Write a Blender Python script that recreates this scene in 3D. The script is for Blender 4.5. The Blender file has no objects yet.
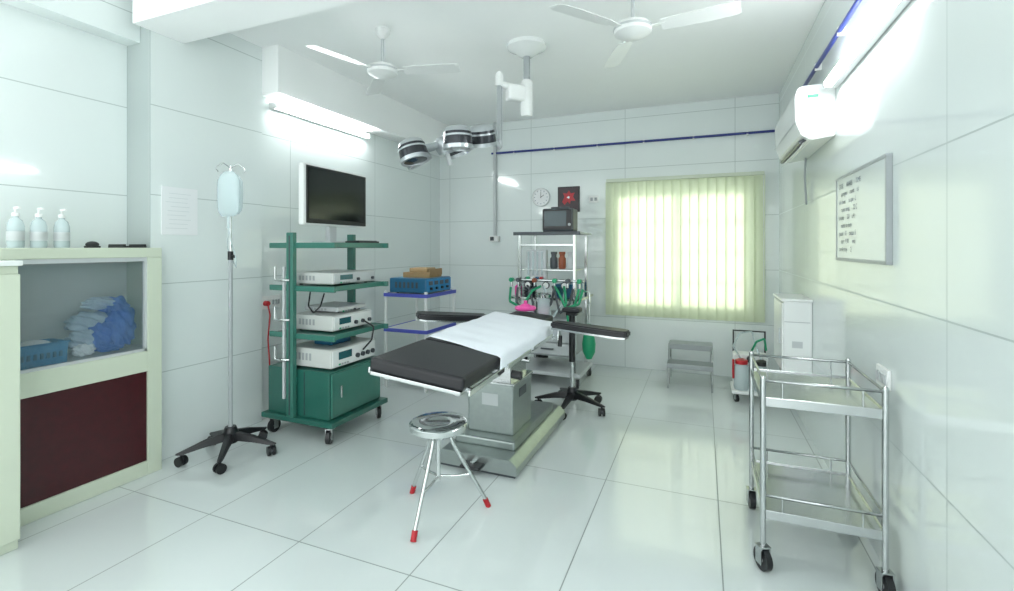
import bpy, bmesh, math, random
from mathutils import Vector, Matrix, Euler
random.seed(7)
S = bpy.context.scene
COL = S.collection
S.view_settings.view_transform = 'Standard'
S.view_settings.look = 'None'
S.view_settings.exposure = 0.74

# ------------------------------------------------------------ materials
def mat(name, col, rough=0.5, metal=0.0, spec=0.5, emit=None, es=0.0, trans=0.0, alpha=1.0, coat=0.0, noise=0.0, nscale=20):
    m = bpy.data.materials.new(name); m.use_nodes = True
    nt = m.node_tree; b = nt.nodes['Principled BSDF']
    b.inputs['Base Color'].default_value = (*col, 1)
    b.inputs['Roughness'].default_value = rough
    b.inputs['Metallic'].default_value = metal
    b.inputs['Specular IOR Level'].default_value = spec
    b.inputs['Transmission Weight'].default_value = trans
    b.inputs['Alpha'].default_value = alpha
    b.inputs['Coat Weight'].default_value = coat
    if emit:
        b.inputs['Emission Color'].default_value = (*emit, 1)
        b.inputs['Emission Strength'].default_value = es
    if noise > 0:
        tc = nt.nodes.new('ShaderNodeTexCoord'); n = nt.nodes.new('ShaderNodeTexNoise')
        n.inputs['Scale'].default_value = nscale
        nt.links.new(tc.outputs['Object'], n.inputs['Vector'])
        mx = nt.nodes.new('ShaderNodeMix'); mx.data_type = 'RGBA'
        mx.inputs[6].default_value = (*[c*(1-noise) for c in col], 1)
        mx.inputs[7].default_value = (*[min(1, c*(1+noise)) for c in col], 1)
        nt.links.new(n.outputs['Fac'], mx.inputs[0]); nt.links.new(mx.outputs[2], b.inputs['Base Color'])
    return m

def tile_mat(name, base, grout, specs, rough=0.1, w=0.003, bump=0.02, var=0.02, spec=0.5):
    m = bpy.data.materials.new(name); m.use_nodes = True
    nt = m.node_tree; N = nt.nodes; L = nt.links; b = N['Principled BSDF']
    b.inputs['Specular IOR Level'].default_value = spec
    g = N.new('ShaderNodeNewGeometry'); sx = N.new('ShaderNodeSeparateXYZ')
    L.new(g.outputs['Position'], sx.inputs[0])
    masks = []
    for ax, sp, off in specs:
        s = N.new('ShaderNodeMath'); s.operation = 'SUBTRACT'; L.new(sx.outputs[ax], s.inputs[0]); s.inputs[1].default_value = off
        p = N.new('ShaderNodeMath'); p.operation = 'PINGPONG'; L.new(s.outputs[0], p.inputs[0]); p.inputs[1].default_value = sp/2
        c = N.new('ShaderNodeMath'); c.operation = 'LESS_THAN'; L.new(p.outputs[0], c.inputs[0]); c.inputs[1].default_value = w
        masks.append(c)
    mx = N.new('ShaderNodeMath'); mx.operation = 'MAXIMUM'
    L.new(masks[0].outputs[0], mx.inputs[0]); L.new(masks[1].outputs[0], mx.inputs[1])
    n = N.new('ShaderNodeTexNoise'); n.inputs['Scale'].default_value = 1.4; n.inputs['Detail'].default_value = 3
    L.new(g.outputs['Position'], n.inputs['Vector'])
    c0 = N.new('ShaderNodeMix'); c0.data_type = 'RGBA'
    c0.inputs[6].default_value = (*[c*(1-var) for c in base], 1); c0.inputs[7].default_value = (*[min(1, c*(1+var)) for c in base], 1)
    L.new(n.outputs['Fac'], c0.inputs[0])
    c1 = N.new('ShaderNodeMix'); c1.data_type = 'RGBA'
    L.new(mx.outputs[0], c1.inputs[0]); L.new(c0.outputs[2], c1.inputs[6]); c1.inputs[7].default_value = (*grout, 1)
    L.new(c1.outputs[2], b.inputs['Base Color'])
    r = N.new('ShaderNodeMapRange'); L.new(mx.outputs[0], r.inputs[0]); r.inputs[3].default_value = rough; r.inputs[4].default_value = 0.6
    L.new(r.outputs[0], b.inputs['Roughness'])
    bp = N.new('ShaderNodeBump'); bp.inputs['Strength'].default_value = bump; bp.inputs['Distance'].default_value = 0.05
    L.new(n.outputs['Fac'], bp.inputs['Height']); L.new(bp.outputs[0], b.inputs['Normal'])
    return m

WALL = (0.74, 0.80, 0.79); GR = (0.42, 0.48, 0.47)
M_wy = tile_mat('wall_tile_side', WALL, GR, [(1, 1.2, 2.055), (2, 0.6, 0.0)], 0.07, spec=0.7)
M_wx = tile_mat('wall_tile_back', WALL, GR, [(0, 1.2, -0.87), (2, 0.6, 0.0)], 0.08, spec=0.7)
M_fl = tile_mat('floor_tile', (0.66, 0.715, 0.71), (0.24, 0.28, 0.27), [(0, 0.64, -0.56), (1, 1.2, 1.8)], 0.05, w=0.003, bump=0.008, spec=0.95)
M_ceil = mat('ceiling_plaster', (0.93, 0.95, 0.945), 0.7, noise=0.01, nscale=3)
M_white = mat('white_plastic', (0.78, 0.80, 0.79), 0.3)
M_whiteM = mat('white_enamel', (0.78, 0.81, 0.80), 0.25, coat=0.2)
M_grey = mat('grey_plastic', (0.34, 0.37, 0.38), 0.4)
M_lgrey = mat('light_grey_plastic', (0.52, 0.55, 0.56), 0.35)
M_dgrey = mat('dark_grey', (0.05, 0.06, 0.07), 0.35)
M_black = mat('black_plastic', (0.008, 0.009, 0.011), 0.35)
M_vinyl = mat('black_vinyl', (0.007, 0.007, 0.010), 0.42, noise=0.2, nscale=60)
M_steel = mat('stainless_steel', (0.52, 0.54, 0.54), 0.2, 1.0, noise=0.04, nscale=40)
M_chrome = mat('chrome', (0.65, 0.67, 0.67), 0.08, 1.0)
M_brush = mat('brushed_steel', (0.31, 0.35, 0.34), 0.30, 0.9, noise=0.08, nscale=30)
M_green = mat('green_enamel', (0.016, 0.115, 0.088), 0.33, coat=0.3, noise=0.05)
M_green2 = mat('green_enamel_light', (0.035, 0.165, 0.128), 0.3, coat=0.3, noise=0.05)
M_cream = mat('cream_aluminium', (0.58, 0.64, 0.52), 0.35, coat=0.1)
M_mahog = mat('mahogany_laminate', (0.045, 0.003, 0.006), 0.3, noise=0.35, nscale=25)
M_blue = mat('blue_plastic', (0.010, 0.20, 0.44), 0.35)
M_navy = mat('navy_pipe', (0.026, 0.042, 0.22), 0.35)
M_teal = mat('teal_unit', (0.010, 0.11, 0.22), 0.35)
M_card = mat('cardboard', (0.32, 0.21, 0.10), 0.8, noise=0.1)
M_red = mat('red_plastic', (0.42, 0.010, 0.018), 0.35)
M_pink = mat('pink_rubber', (0.75, 0.08, 0.35), 0.4)
M_gbag = mat('green_rubber', (0.012, 0.30, 0.14), 0.4)
M_orange = mat('amber_brown', (0.25, 0.06, 0.02), 0.4)
M_cloth = mat('white_sheet_cloth', (0.82, 0.86, 0.92), 0.85, noise=0.02)
M_bluebar = mat('violet_blue_shelf', (0.07, 0.09, 0.45), 0.4)
M_paper = mat('paper', (0.80, 0.82, 0.83), 0.25)
M_faint = mat('faint_print', (0.58, 0.62, 0.63), 0.4)
M_ink = mat('ink', (0.10, 0.13, 0.2), 0.6)
M_tube = mat('fluorescent_tube', (1, 1, 1), 0.3, emit=(0.97, 1.0, 1.0), es=34)
M_screen = mat('monitor_screen', (0.007, 0.010, 0.009), 0.12, spec=0.5)
M_lcd = mat('lcd_display', (0.02, 0.10, 0.12), 0.15)
M_lens = mat('lamp_lens', (0.05, 0.055, 0.065), 0.1, 0.3, coat=0.5)
M_wb = mat('whiteboard_surface', (0.74, 0.79, 0.80), 0.15)
M_gmetal = mat('lamp_dark_band', (0.030, 0.033, 0.040), 0.25, 0.3)
M_silver = mat('lamp_silver_shell', (0.48, 0.51, 0.53), 0.28, 0.6)
def thin(name, col, a, spec=0.5):
    m = bpy.data.materials.new(name); m.use_nodes = True; nt = m.node_tree
    N = nt.nodes; L = nt.links; out = N['Material Output']; b = N['Principled BSDF']
    b.inputs['Base Color'].default_value = (*col, 1); b.inputs['Roughness'].default_value = 0.04; b.inputs['Specular IOR Level'].default_value = spec
    t = N.new('ShaderNodeBsdfTransparent'); mx = N.new('ShaderNodeMixShader'); mx.inputs[0].default_value = a
    L.new(t.outputs[0], mx.inputs[1]); L.new(b.outputs[0], mx.inputs[2]); L.new(mx.outputs[0], out.inputs[0])
    return m
M_glass = thin('cabinet_glass', (0.15, 0.23, 0.25), 0.24, 1.0)
M_pane = thin('window_glass', (0.8, 0.9, 0.9), 0.08)
M_poly = thin('clear_polythene', (0.60, 0.74, 0.90), 0.75)
M_polyb = thin('blue_polythene', (0.008, 0.12, 0.58), 0.93)
M_bag = thin('saline_bag_plastic', (0.64, 0.76, 0.78), 0.55)
M_slat = bpy.data.materials.new('blind_fabric'); M_slat.use_nodes = True
_nt = M_slat.node_tree; _o = _nt.nodes['Material Output']; _nt.nodes.remove(_nt.nodes['Principled BSDF'])
_d = _nt.nodes.new('ShaderNodeBsdfDiffuse'); _d.inputs[0].default_value = (0.74, 0.79, 0.62, 1)
_t = _nt.nodes.new('ShaderNodeBsdfTranslucent'); _t.inputs[0].default_value = (0.84, 0.90, 0.68, 1)
_m = _nt.nodes.new('ShaderNodeMixShader'); _m.inputs[0].default_value = 0.45
_nt.links.new(_d.outputs[0], _m.inputs[1]); _nt.links.new(_t.outputs[0], _m.inputs[2]); _nt.links.new(_m.outputs[0], _o.inputs[0])

# ------------------------------------------------------------ geometry helpers
def E(name, loc=(0, 0, 0), rz=0.0):
    e = bpy.data.objects.new(name, None); e.empty_display_size = 0.1
    e.location = loc; e.rotation_euler = (0, 0, rz); COL.objects.link(e); return e

def sub(name, parent, loc=(0, 0, 0), rot=(0, 0, 0)):
    e = E(name, loc); e.rotation_euler = rot; e.parent = parent; return e

def add(name, me, m, parent=None, smooth=False, loc=(0, 0, 0), rot=None):
    o = bpy.data.objects.new(name, me); COL.objects.link(o)
    if m: me.materials.append(m)
    if smooth:
        for p in me.polygons: p.use_smooth = True
    o.location = loc
    if rot: o.rotation_euler = rot
    if parent: o.parent = parent
    return o

def box(p, name, c, s, m, bev=0.0, rot=None, seg=2):
    bm = bmesh.new(); bmesh.ops.create_cube(bm, size=1)
    bmesh.ops.scale(bm, vec=s, verts=bm.verts)
    if bev > 0:
        bmesh.ops.bevel(bm, geom=bm.edges[:], offset=min(bev, min(s)*0.45), segments=seg, affect='EDGES', profile=0.5)
    me = bpy.data.meshes.new(name); bm.to_mesh(me); bm.free()
    return add(name, me, m, p, False, c, rot)

def bx(p, name, x0, x1, y0, y1, z0, z1, m, bev=0.0):
    return box(p, name, ((x0+x1)/2, (y0+y1)/2, (z0+z1)/2), (x1-x0, y1-y0, z1-z0), m, bev)

def shade_auto(me, ang=0.7):
    bm = bmesh.new(); bm.from_mesh(me)
    for f in bm.faces: f.smooth = True
    for e in bm.edges:
        if len(e.link_faces) == 2 and e.calc_face_angle(0) > ang: e.smooth = False
    bm.to_mesh(me); bm.free()

def cyl(p, name, a, b, r, m, r2=None, seg=24):
    a = Vector(a); b = Vector(b); d = b-a; L = d.length
    bm = bmesh.new()
    bmesh.ops.create_cone(bm, cap_ends=True, segments=seg, radius1=r, radius2=r if r2 is None else r2, depth=L)
    q = d.to_track_quat('Z', 'Y')
    bmesh.ops.transform(bm, matrix=q.to_matrix().to_4x4(), verts=bm.verts)
    me = bpy.data.meshes.new(name); bm.to_mesh(me); bm.free(); shade_auto(me)
    return add(name, me, m, p, False, (a+b)/2)

def lathe(p, name, prof, m, loc=(0, 0, 0), rot=None, seg=32):
    vs = []; fs = []
    for r, z in prof:
        for i in range(seg):
            t = 2*math.pi*i/seg; vs.append((r*math.cos(t), r*math.sin(t), z))
    for j in range(len(prof)-1):
        for i in range(seg):
            k = (i+1) % seg
            fs.append((j*seg+i, j*seg+k, (j+1)*seg+k, (j+1)*seg+i))
    fs.append(tuple(range(seg))[::-1]); n = (len(prof)-1)*seg; fs.append(tuple(n+i for i in range(seg)))
    me = bpy.data.meshes.new(name); me.from_pydata(vs, [], fs)
    bm = bmesh.new(); bm.from_mesh(me); bmesh.ops.remove_doubles(bm, verts=bm.verts, dist=1e-5)
    bmesh.ops.recalc_face_normals(bm, faces=bm.faces); bm.to_mesh(me); bm.free(); shade_auto(me)
    return add(name, me, m, p, False, loc, rot)

def sph(p, name, c, r, m, sc=(1, 1, 1), seg=20):
    bm = bmesh.new(); bmesh.ops.create_uvsphere(bm, u_segments=seg, v_segments=seg//2, radius=r)
    bmesh.ops.scale(bm, vec=sc, verts=bm.verts)
    me = bpy.data.meshes.new(name); bm.to_mesh(me); bm.free()
    return add(name, me, m, p, True, c)

def tube(p, name, pts, r, m, smooth=True, cyclic=False):
    cu = bpy.data.curves.new(name, 'CURVE'); cu.dimensions = '3D'; cu.bevel_depth = r; cu.bevel_resolution = 3; cu.use_fill_caps = True
    if smooth:
        sp = cu.splines.new('NURBS'); sp.order_u = 3; sp.use_endpoint_u = not cyclic
        cu.resolution_u = 6
    else:
        sp = cu.splines.new('POLY')
    sp.points.add(len(pts)-1)
    for i, q in enumerate(pts): sp.points[i].co = (*q, 1)
    sp.use_cyclic_u = cyclic
    o = bpy.data.objects.new('tmp', cu); COL.objects.link(o)
    dg = bpy.context.evaluated_depsgraph_get(); me = bpy.data.meshes.new_from_object(o.evaluated_get(dg))
    bpy.data.objects.remove(o); me.name = name; me.materials.clear()
    return add(name, me, m, p, True)

def prism(p, name, poly, axis, d0, d1, m, bev=0):
    def P(q, d):
        return {'x': (d, q[0], q[1]), 'y': (q[0], d, q[1]), 'z': (q[0], q[1], d)}[axis]
    n = len(poly); vs = [P(q, d0) for q in poly]+[P(q, d1) for q in poly]
    fs = [tuple(range(n))[::-1], tuple(range(n, 2*n))]+[(i, (i+1) % n, n+(i+1) % n, n+i) for i in range(n)]
    me = bpy.data.meshes.new(name); me.from_pydata(vs, [], fs)
    bm = bmesh.new(); bm.from_mesh(me); bmesh.ops.recalc_face_normals(bm, faces=bm.faces)
    if bev: bmesh.ops.bevel(bm, geom=bm.edges[:], offset=bev, segments=2, affect='EDGES')
    bm.to_mesh(me); bm.free(); shade_auto(me, 0.6)
    return add(name, me, m, p)

def caster(p, n, x, y, r, ztop, m=None, ang=0.0):
    m = m or M_black; w = r*0.55
    dx, dy = math.cos(ang), math.sin(ang)
    cyl(p, f'caster_wheel_{n}', (x-dx*w/2, y-dy*w/2, r), (x+dx*w/2, y+dy*w/2, r), r, m, seg=24)
    cyl(p, f'caster_hub_{n}', (x-dx*w*.62, y-dy*w*.62, r), (x+dx*w*.62, y+dy*w*.62, r), r*0.35, M_lgrey, seg=16)
    for s in (-1, 1):
        box(p, f'caster_fork_{n}', (x+s*dx*w*.75, y+s*dy*w*.75, r*1.35), (r*0.14, r*0.8, r*1.5), M_steel, 0.001, rot=(0, 0, ang))
    box(p, f'caster_plate_{n}', (x, y, r*2.12), (w*1.8, r*0.9, r*0.14), M_steel, 0.001, rot=(0, 0, ang))
    if ztop > r*2.15: cyl(p, f'caster_stem_{n}', (x, y, r*2.1), (x, y, ztop), r*0.22, M_steel, seg=12)

def star_base(p, R, zc, m, n=5, a0=0.3, cr=0.032):
    for i in range(n):
        a = a0+2*math.pi*i/n; c, s = math.cos(a), math.sin(a)
        z1 = zc; z2 = cr*2.4
        vs = []
        for (d, hw, zt, zb) in [(0.02, 0.030, z1+0.03, z1-0.03), (R*0.5, 0.024, z1*0.6+z2*0.4+0.025, z1*0.6+z2*0.4-0.018), (R*0.96, 0.018, z2+0.016, z2-0.004), (R+0.02, 0.008, z2+0.008, z2)]:
            for (lx, lz) in [(-hw, zb), (hw, zb), (hw*0.7, zt), (-hw*0.7, zt)]:
                vs.append((c*d-s*lx, s*d+c*lx, lz))
        fs = [(0, 1, 2, 3)[::-1], (12, 13, 14, 15)]
        for k in range(3):
            for j in range(4):
                fs.append((k*4+j, k*4+(j+1) % 4, (k+1)*4+(j+1) % 4, (k+1)*4+j))
        me = bpy.data.meshes.new('leg'); me.from_pydata(vs, [], fs)
        bm = bmesh.new(); bm.from_mesh(me); bmesh.ops.recalc_face_normals(bm, faces=bm.faces)
        bmesh.ops.bevel(bm, geom=bm.edges[:], offset=0.004, segments=2, affect='EDGES'); bm.to_mesh(me); bm.free(); shade_auto(me)
        add(f'base_leg_{i+1}', me, m, p)
        x, y = c*R*0.95, s*R*0.95
        for k in (-1, 1):
            ca, sa = math.cos(a+0.7), math.sin(a+0.7)
            cyl(p, f'twin_wheel_{i+1}', (x+ca*k*0.008, y+sa*k*0.008, cr), (x+ca*k*0.026, y+sa*k*0.026, cr), cr, m, seg=20)
        cyl(p, f'wheel_axle_{i+1}', (x-ca*0.024, y-sa*0.024, cr), (x+ca*0.024, y+sa*0.024, cr), cr*0.5, M_dgrey, seg=12)
        cyl(p, f'wheel_stem_{i+1}', (x, y, cr), (x, y, z2+0.004), 0.009, m, seg=12)
    lathe(p, 'base_hub', [(0.0, zc-0.05), (0.045, zc-0.05), (0.05, zc+0.02), (0.035, zc+0.06), (0.0, zc+0.06)], m)

# ------------------------------------------------------------ room shell
ZC = 3.11; YB = 5.9; XR = 0.76
bx(None, 'floor', -3.74, XR+0.1, -1.0, YB+0.2, -0.1, 0, M_fl)
bx(None, 'ceiling', -3.74, XR+0.1, -1.0, YB+0.2, ZC, ZC+0.1, M_ceil)
bx(None, 'wall_right', XR, XR+0.1, -1.0, YB+0.2, 0, ZC, M_wy)
bx(None, 'wall_alcove', -3.74, -3.64, -1.0, 2.055, 0, ZC, M_wy)
bx(None, 'wall_pier', -3.74, -3.40, 2.055, 2.93, 0, ZC, M_wy)
bx(None, 'wall_left', -3.74, -3.43, 2.93, YB+0.2, 0, ZC, M_wy)
WX0, WX1, WZ0, WZ1 = -0.97, 0.49, 0.76, 2.14
wb = E('wall_back')
bx(wb, 'back_left', -3.43, WX0, YB, YB+0.2, 0, ZC, M_wx)
bx(wb, 'back_right', WX1, XR, YB, YB+0.2, 0, ZC, M_wx)
bx(wb, 'back_below', WX0, WX1, YB, YB+0.2, 0, WZ0, M_wx)
bx(wb, 'back_above', WX0, WX1, YB, YB+0.2, WZ1, ZC, M_wx)
bm_ = E('trim_beams')
bx(bm_, 'side_beam', -3.43, -3.22, 2.93, YB, 2.72, ZC, M_ceil)
bx(bm_, 'cross_beam', -3.40, XR, 1.95, 2.28, 2.89, ZC, M_ceil)
bx(bm_, 'alcove_beam', -3.64, -3.50, -1.0, 2.055, 2.82, ZC, M_wy)

# window
w = E('window_1', (0, YB, 0))
for nm, a in (('frame_left', (WX0, WX0+.05, WZ0, WZ1)), ('frame_right', (WX1-.05, WX1, WZ0, WZ1)), ('frame_bottom', (WX0, WX1, WZ0, WZ0+.05)), ('frame_top', (WX0, WX1, WZ1-.05, WZ1)), ('mullion', (-.27, -.21, WZ0, WZ1))):
    bx(w, nm, a[0], a[1], 0.10, 0.15, a[2], a[3], M_whiteM)
bx(w, 'pane', WX0+.05, WX1-.05, 0.123, 0.127, WZ0+.05, WZ1-.05, M_pane)
for i in range(1, 4):
    z = WZ0+(WZ1-WZ0)*i/4
    bx(w, f'grille_bar_{i}', WX0, WX1, 0.165, 0.18, z-.012, z+.012, M_whiteM)
for i, x in enumerate((-.73, -.50, .02, .25)):
    bx(w, f'grille_upright_{i}', x-.01, x+.01, 0.165, 0.18, WZ0, WZ1, M_whiteM)
bl = E('vertical_blind', (0, YB-0.08, 0))
bx(bl, 'headrail', -1.08, 0.61, -0.02, 0.025, 2.225, 2.265, M_cream, 0.004)
for x in (-.9, .45): bx(bl, 'rail_bracket', x-.015, x+.015, .02, .08, 2.24, 2.26, M_cream)
n = 18; bw = 1.69/n
for i in range(n):
    x = -1.08+bw*(i+.5)
    vs = []; fs = []
    K = 6
    for j in range(K+1):
        t = j/K-.5
        xx = t*bw*1.16; yy = 0.012*math.cos(t*math.pi)+t*0.022
        vs += [(x+xx, yy, 0.635), (x+xx, yy, 2.23)]
    for j in range(K): fs.append((2*j, 2*j+2, 2*j+3, 2*j+1))
    me = bpy.data.meshes.new('slat'); me.from_pydata(vs, [], fs)
    add(f'slat_{i+1}', me, M_slat, bl, True)
tube(bl, 'pull_cord', [(0.60, -0.025, 2.22), (0.602, -0.025, 1.5), (0.60, -0.025, 0.9)], 0.003, M_white)

# pipes
pp = E('wall_pipe')
tube(pp, 'pipe_run', [(-2.62, YB-0.03, 2.70), (XR-0.035, YB-0.03, 2.70)], 0.014, M_navy, False)
tube(pp, 'pipe_side', [(XR-0.03, YB-0.03, 2.70), (XR-0.03, 2.4, 2.70)], 0.014, M_navy, False)
for i in range(6): box(pp, f'clip_{i}', (-2.3+i*.55, YB-0.02, 2.70), (0.02, 0.04, 0.05), M_white, .003)
for i in range(5): box(pp, f'side_clip_{i}', (XR-0.02, 2.7+i*.6, 2.70), (0.04, 0.02, 0.05), M_white, .003)
cd = E('wall_conduit', (-2.57, YB, 0))
tube(cd, 'conduit_pipe', [(0, -0.03, ZC), (0, -0.03, 1.60)], 0.022, M_lgrey, False)
box(cd, 'junction_box', (0, -0.04, 1.56), (0.13, 0.08, 0.08), M_white, 0.008)
box(cd, 'outlet', (-0.02, -0.085, 1.56), (0.05, 0.015, 0.05), M_dgrey, 0.004)

# tube lights
def tubelight(name, x, y0, y1, z, side):
    t = E(name, (x+side*.003, (y0+y1)/2, z)); L = (y1-y0)
    box(t, 'housing', (side*0.02, 0, 0), (0.04, L+0.06, 0.05), M_whiteM, 0.004)
    cyl(t, 'lamp', (side*0.062, -L/2, 0), (side*0.062, L/2, 0), 0.017, M_tube)
    for s in (-1, 1): box(t, 'end_cap', (side*0.05, s*(L/2+.015), 0), (0.05, 0.03, 0.045), M_whiteM, .003)
tubelight('added_fill_tube_light', XR, 2.30, 3.42, 2.44, -1)
tubelight('added_fill_tube_light', -3.43, 3.05, 4.25, 2.655, 1)
tubelight('added_fill_tube_light', XR, -0.6, 0.6, 2.44, -1)  # added tube behind the camera, unseen, there to brighten the room
tubelight('added_fill_tube_light', -3.64, -0.2, 1.0, 2.3, 1)  # second added tube, out of view on the alcove wall, for fill light

# air conditioner
ac = E('air_conditioner', (XR, 3.98, 2.30))
prof = [(0, -.16), (-.13, -.175), (-.185, -.14), (-.215, -.05), (-.22, .10), (-.205, .155), (-.18, .17), (0, .17)]
prism(ac, 'body', prof, 'y', -.46, .46, M_whiteM, 0.006)
box(ac, 'outlet_slot', (-.155, 0, -.160), (.075, .80, .02), M_dgrey, .003, rot=(0, math.radians(-35), 0))
box(ac, 'louver', (-.165, 0, -.185), (.06, .76, .006), M_whiteM, .002, rot=(0, math.radians(-62), 0))
box(ac, 'panel_seam', (-.2205, 0, -.06), (.003, .90, .004), M_grey)
box(ac, 'badge', (-.12, -.4615, .10), (.06, .002, .02), M_gbag)
tube(ac, 'drain_hose', [(-.03, .30, -.16), (-.03, .34, -.3), (-.02, .36, -.42), (-.02, .33, -.52)], 0.008, M_grey)

# whiteboard
wbd = E('whiteboard', (XR, 2.98, 1.615))
box(wbd, 'surface', (-.010, 0, 0), (.02, .82, .46), M_wb)
for s in (-1, 1):
    box(wbd, 'frame_h', (-.012, 0, s*.235), (.024, .86, .018), M_grey, .003)
    box(wbd, 'frame_v', (-.012, s*.42, 0), (.024, .018, .47), M_grey, .003)
words = ['CASE      ANAES      TIME', 'sponges     count    ok', 'left knee      scope   L', 'room temp      22 C', 'suture      2-0    x 4', 'nurse on duty', 'gauze   10     mops  5', 'start  9.30      end', 'sterile tray      2']
for r in range(9):
    cu = bpy.data.curves.new('t', 'FONT')
    cu.body = words[r]; cu.size = 0.038
    o = bpy.data.objects.new('t', cu); COL.objects.link(o)
    dg = bpy.context.evaluated_depsgraph_get(); me = bpy.data.meshes.new_from_object(o.evaluated_get(dg)); bpy.data.objects.remove(o)
    me.materials.clear()
    add(f'writing_{r+1}', me, M_ink, wbd, False, (-.0215, .36-.04*(r % 2), .17-.045*r), (math.radians(90), 0, math.radians(-90)))

sw = E('wall_switch', (XR, 2.64, .865))
box(sw, 'plate', (-.008, 0, 0), (.016, .15, .09), M_white, .004)
for i in range(4): box(sw, f'rocker_{i}', (-.018, -.05+i*.033, 0), (.008, .024, .045), M_lgrey, .002)

wbx = E('wall_mounted_cabinet', (XR, 4.42, .76))
box(wbx, 'body', (-.095, 0, 0), (.19, .46, .56), M_whiteM, .012)
box(wbx, 'door', (-.195, 0, 0), (.014, .43, .52), M_white, .006)
box(wbx, 'handle', (-.207, -.15, 0), (.012, .015, .12), M_lgrey, .004)
box(wbx, 'lid', (-.10, 0, .285), (.215, .48, .02), M_white, .006)
box(wbx, 'side_seam', (-.1, -.231, .12), (.17, .003, .004), M_grey)
box(wbx, 'side_label', (-.1, -.231, -.05), (.07, .003, .05), M_lgrey)

# ------------------------------------------------------------ back wall items
ck = E('wall_clock', (-1.93, YB, 2.09))
R90 = (math.radians(90), 0, 0)
lathe(ck, 'rim', [(0, 0), (.115, 0), (.118, .015), (.112, .03), (.102, .03), (.100, .02), (0, .02)], M_white, rot=R90)
lathe(ck, 'rim_edge', [(.112, 0), (.120, 0), (.120, .028), (.112, .031), (.112, 0)], M_lgrey, rot=R90)
lathe(ck, 'dial', [(0, .019), (.1, .019), (.1, .022), (0, .022)], M_paper, rot=R90)
box(ck, 'hour_hand', (.018, -.026, .012), (.006, .003, .055), M_black, rot=(0, math.radians(55), 0))
box(ck, 'minute_hand', (0, -.026, .03), (.005, .003, .085), M_black)
for i in range(12):
    a = i*math.pi/6; box(ck, f'tick_{i}', (.085*math.sin(a), -.023, .085*math.cos(a)), (.006, .002, .016), M_ink, rot=(0, a, 0))
pc = E('framed_picture', (-1.565, YB, 2.05))
box(pc, 'frame', (0, -.012, 0), (.28, .024, .32), M_black, .004)
box(pc, 'canvas', (0, -.026, 0), (.25, .004, .29), mat('picture_dark', (.03, .012, .018), .3))
prism(pc, 'flower_red', [(-.08, -.03), (-.05, .03), (-.07, .08), (-.02, .07), (.01, .11), (.03, .07), (.08, .08), (.06, .03), (.09, -.02), (.03, -.02), (.02, -.06), (-.01, -.03), (-.05, -.07)], 'y', -.032, -.028, M_red)
prism(pc, 'flower_heart', [(-.02, .02), (0, .04), (.02, .03), (.01, .005)], 'y', -.034, -.032, M_cloth)
prism(pc, 'leaf', [(-.1, -.12), (-.02, -.10), (.04, -.13), (-.02, -.135)], 'y', -.032, -.028, M_teal)
so = E('wall_socket', (-1.25, YB, 2.04))
box(so, 'plate', (0, -.006, 0), (.12, .012, .085), M_white, .004)
for i in (-1, 1): box(so, 'rocker', (i*.025, -.014, 0), (.03, .006, .04), M_grey, .002)

ws = E('wall_socket', (-3.43, 3.02, .98))
box(ws, 'plate', (.010, 0, 0), (.020, .22, .11), M_white, .005)
for i in range(3): box(ws, f'rocker_{i}', (.022, .03+i*.028, 0), (.006, .02, .04), M_grey, .002)
cyl(ws, 'plug', (.016, -.05, -.005), (.055, -.05, -.005), .022, M_red)
tube(ws, 'red_cable', [(.05, -.05, -.01), (.075, -.05, -.1), (.04, -.04, -.3), (.05, -.03, -.55), (.03, 0.0, -.72), (.06, .08, -.86), (.10, .16, -.967)], .006, M_red)

nt_ = E('wall_notice', (-3.40, 2.25, 1.70))
box(nt_, 'sheet', (.003, 0, 0), (.006, .25, .33), M_paper, .001)
for i in range(9): box(nt_, f'text_{i}', (.0066, -.012*(i % 3), .12-.03*i), (.001, .15-.02*(i % 2), .003), M_faint)

# ------------------------------------------------------------ cabinets
cb = E('storage_cabinet', (-3.27, 0, 0))
y0, y1 = 1.27, 2.05; D = -.35
bx(cb, 'top', D, 0, y0, y1, 1.385, 1.445, M_cream, .004)
bx(cb, 'post_far', -.05, 0, y1-.085, y1, 0, 1.385, M_cream, .004)
bx(cb, 'post_near', -.05, 0, y0, y0+.06, 0, 1.385, M_cream, .004)
bx(cb, 'bottom_rail', -.05, 0, y0+.06, y1-.085, 0, .09, M_cream, .004)
bx(cb, 'mid_rail', -.05, 0, y0+.06, y1-.085, .66, .79, M_cream, .004)
bx(cb, 'side_far', D, -.05, y1-.02, y1, 0, 1.385, M_cream)
bx(cb, 'side_near', D, -.05, y0, y0+.02, 0, 1.385, M_cream)
bx(cb, 'back', D, D+.015, y0+.02, y1-.02, 0, 1.385, M_whiteM)
bx(cb, 'shelf', D+.015, -.05, y0+.02, y1-.02, .78, .80, M_whiteM)
bx(cb, 'door_panel', -.035, -.015, y0+.06, y1-.085, .09, .66, M_mahog)
bx(cb, 'glass_door', -.03, -.026, y0+.06, y1-.085, .79, 1.385, M_glass)
bx(cb, 'glass_edge_top', -.033, -.01, y0+.06, y1-.085, 1.36, 1.385, M_lgrey)
bx(cb, 'glass_edge_bottom', -.033, -.01, y0+.06, y1-.085, .79, .805, M_lgrey)
bx(cb, 'glass_edge_far', -.033, -.01, y1-.10, y1-.085, .79, 1.36, M_lgrey)
cb2 = E('side_cabinet', (-3.03, 0, 0))
bx(cb2, 'carcass', -.60, -.02, .30, 1.25, 0, 1.36, M_cream, .004)
bx(cb2, 'door', -.02, 0, .32, .79, .05, 1.32, M_cream, .004)
bx(cb2, 'door_second', -.02, 0, .80, 1.25, .05, 1.32, M_cream, .004)
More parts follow.
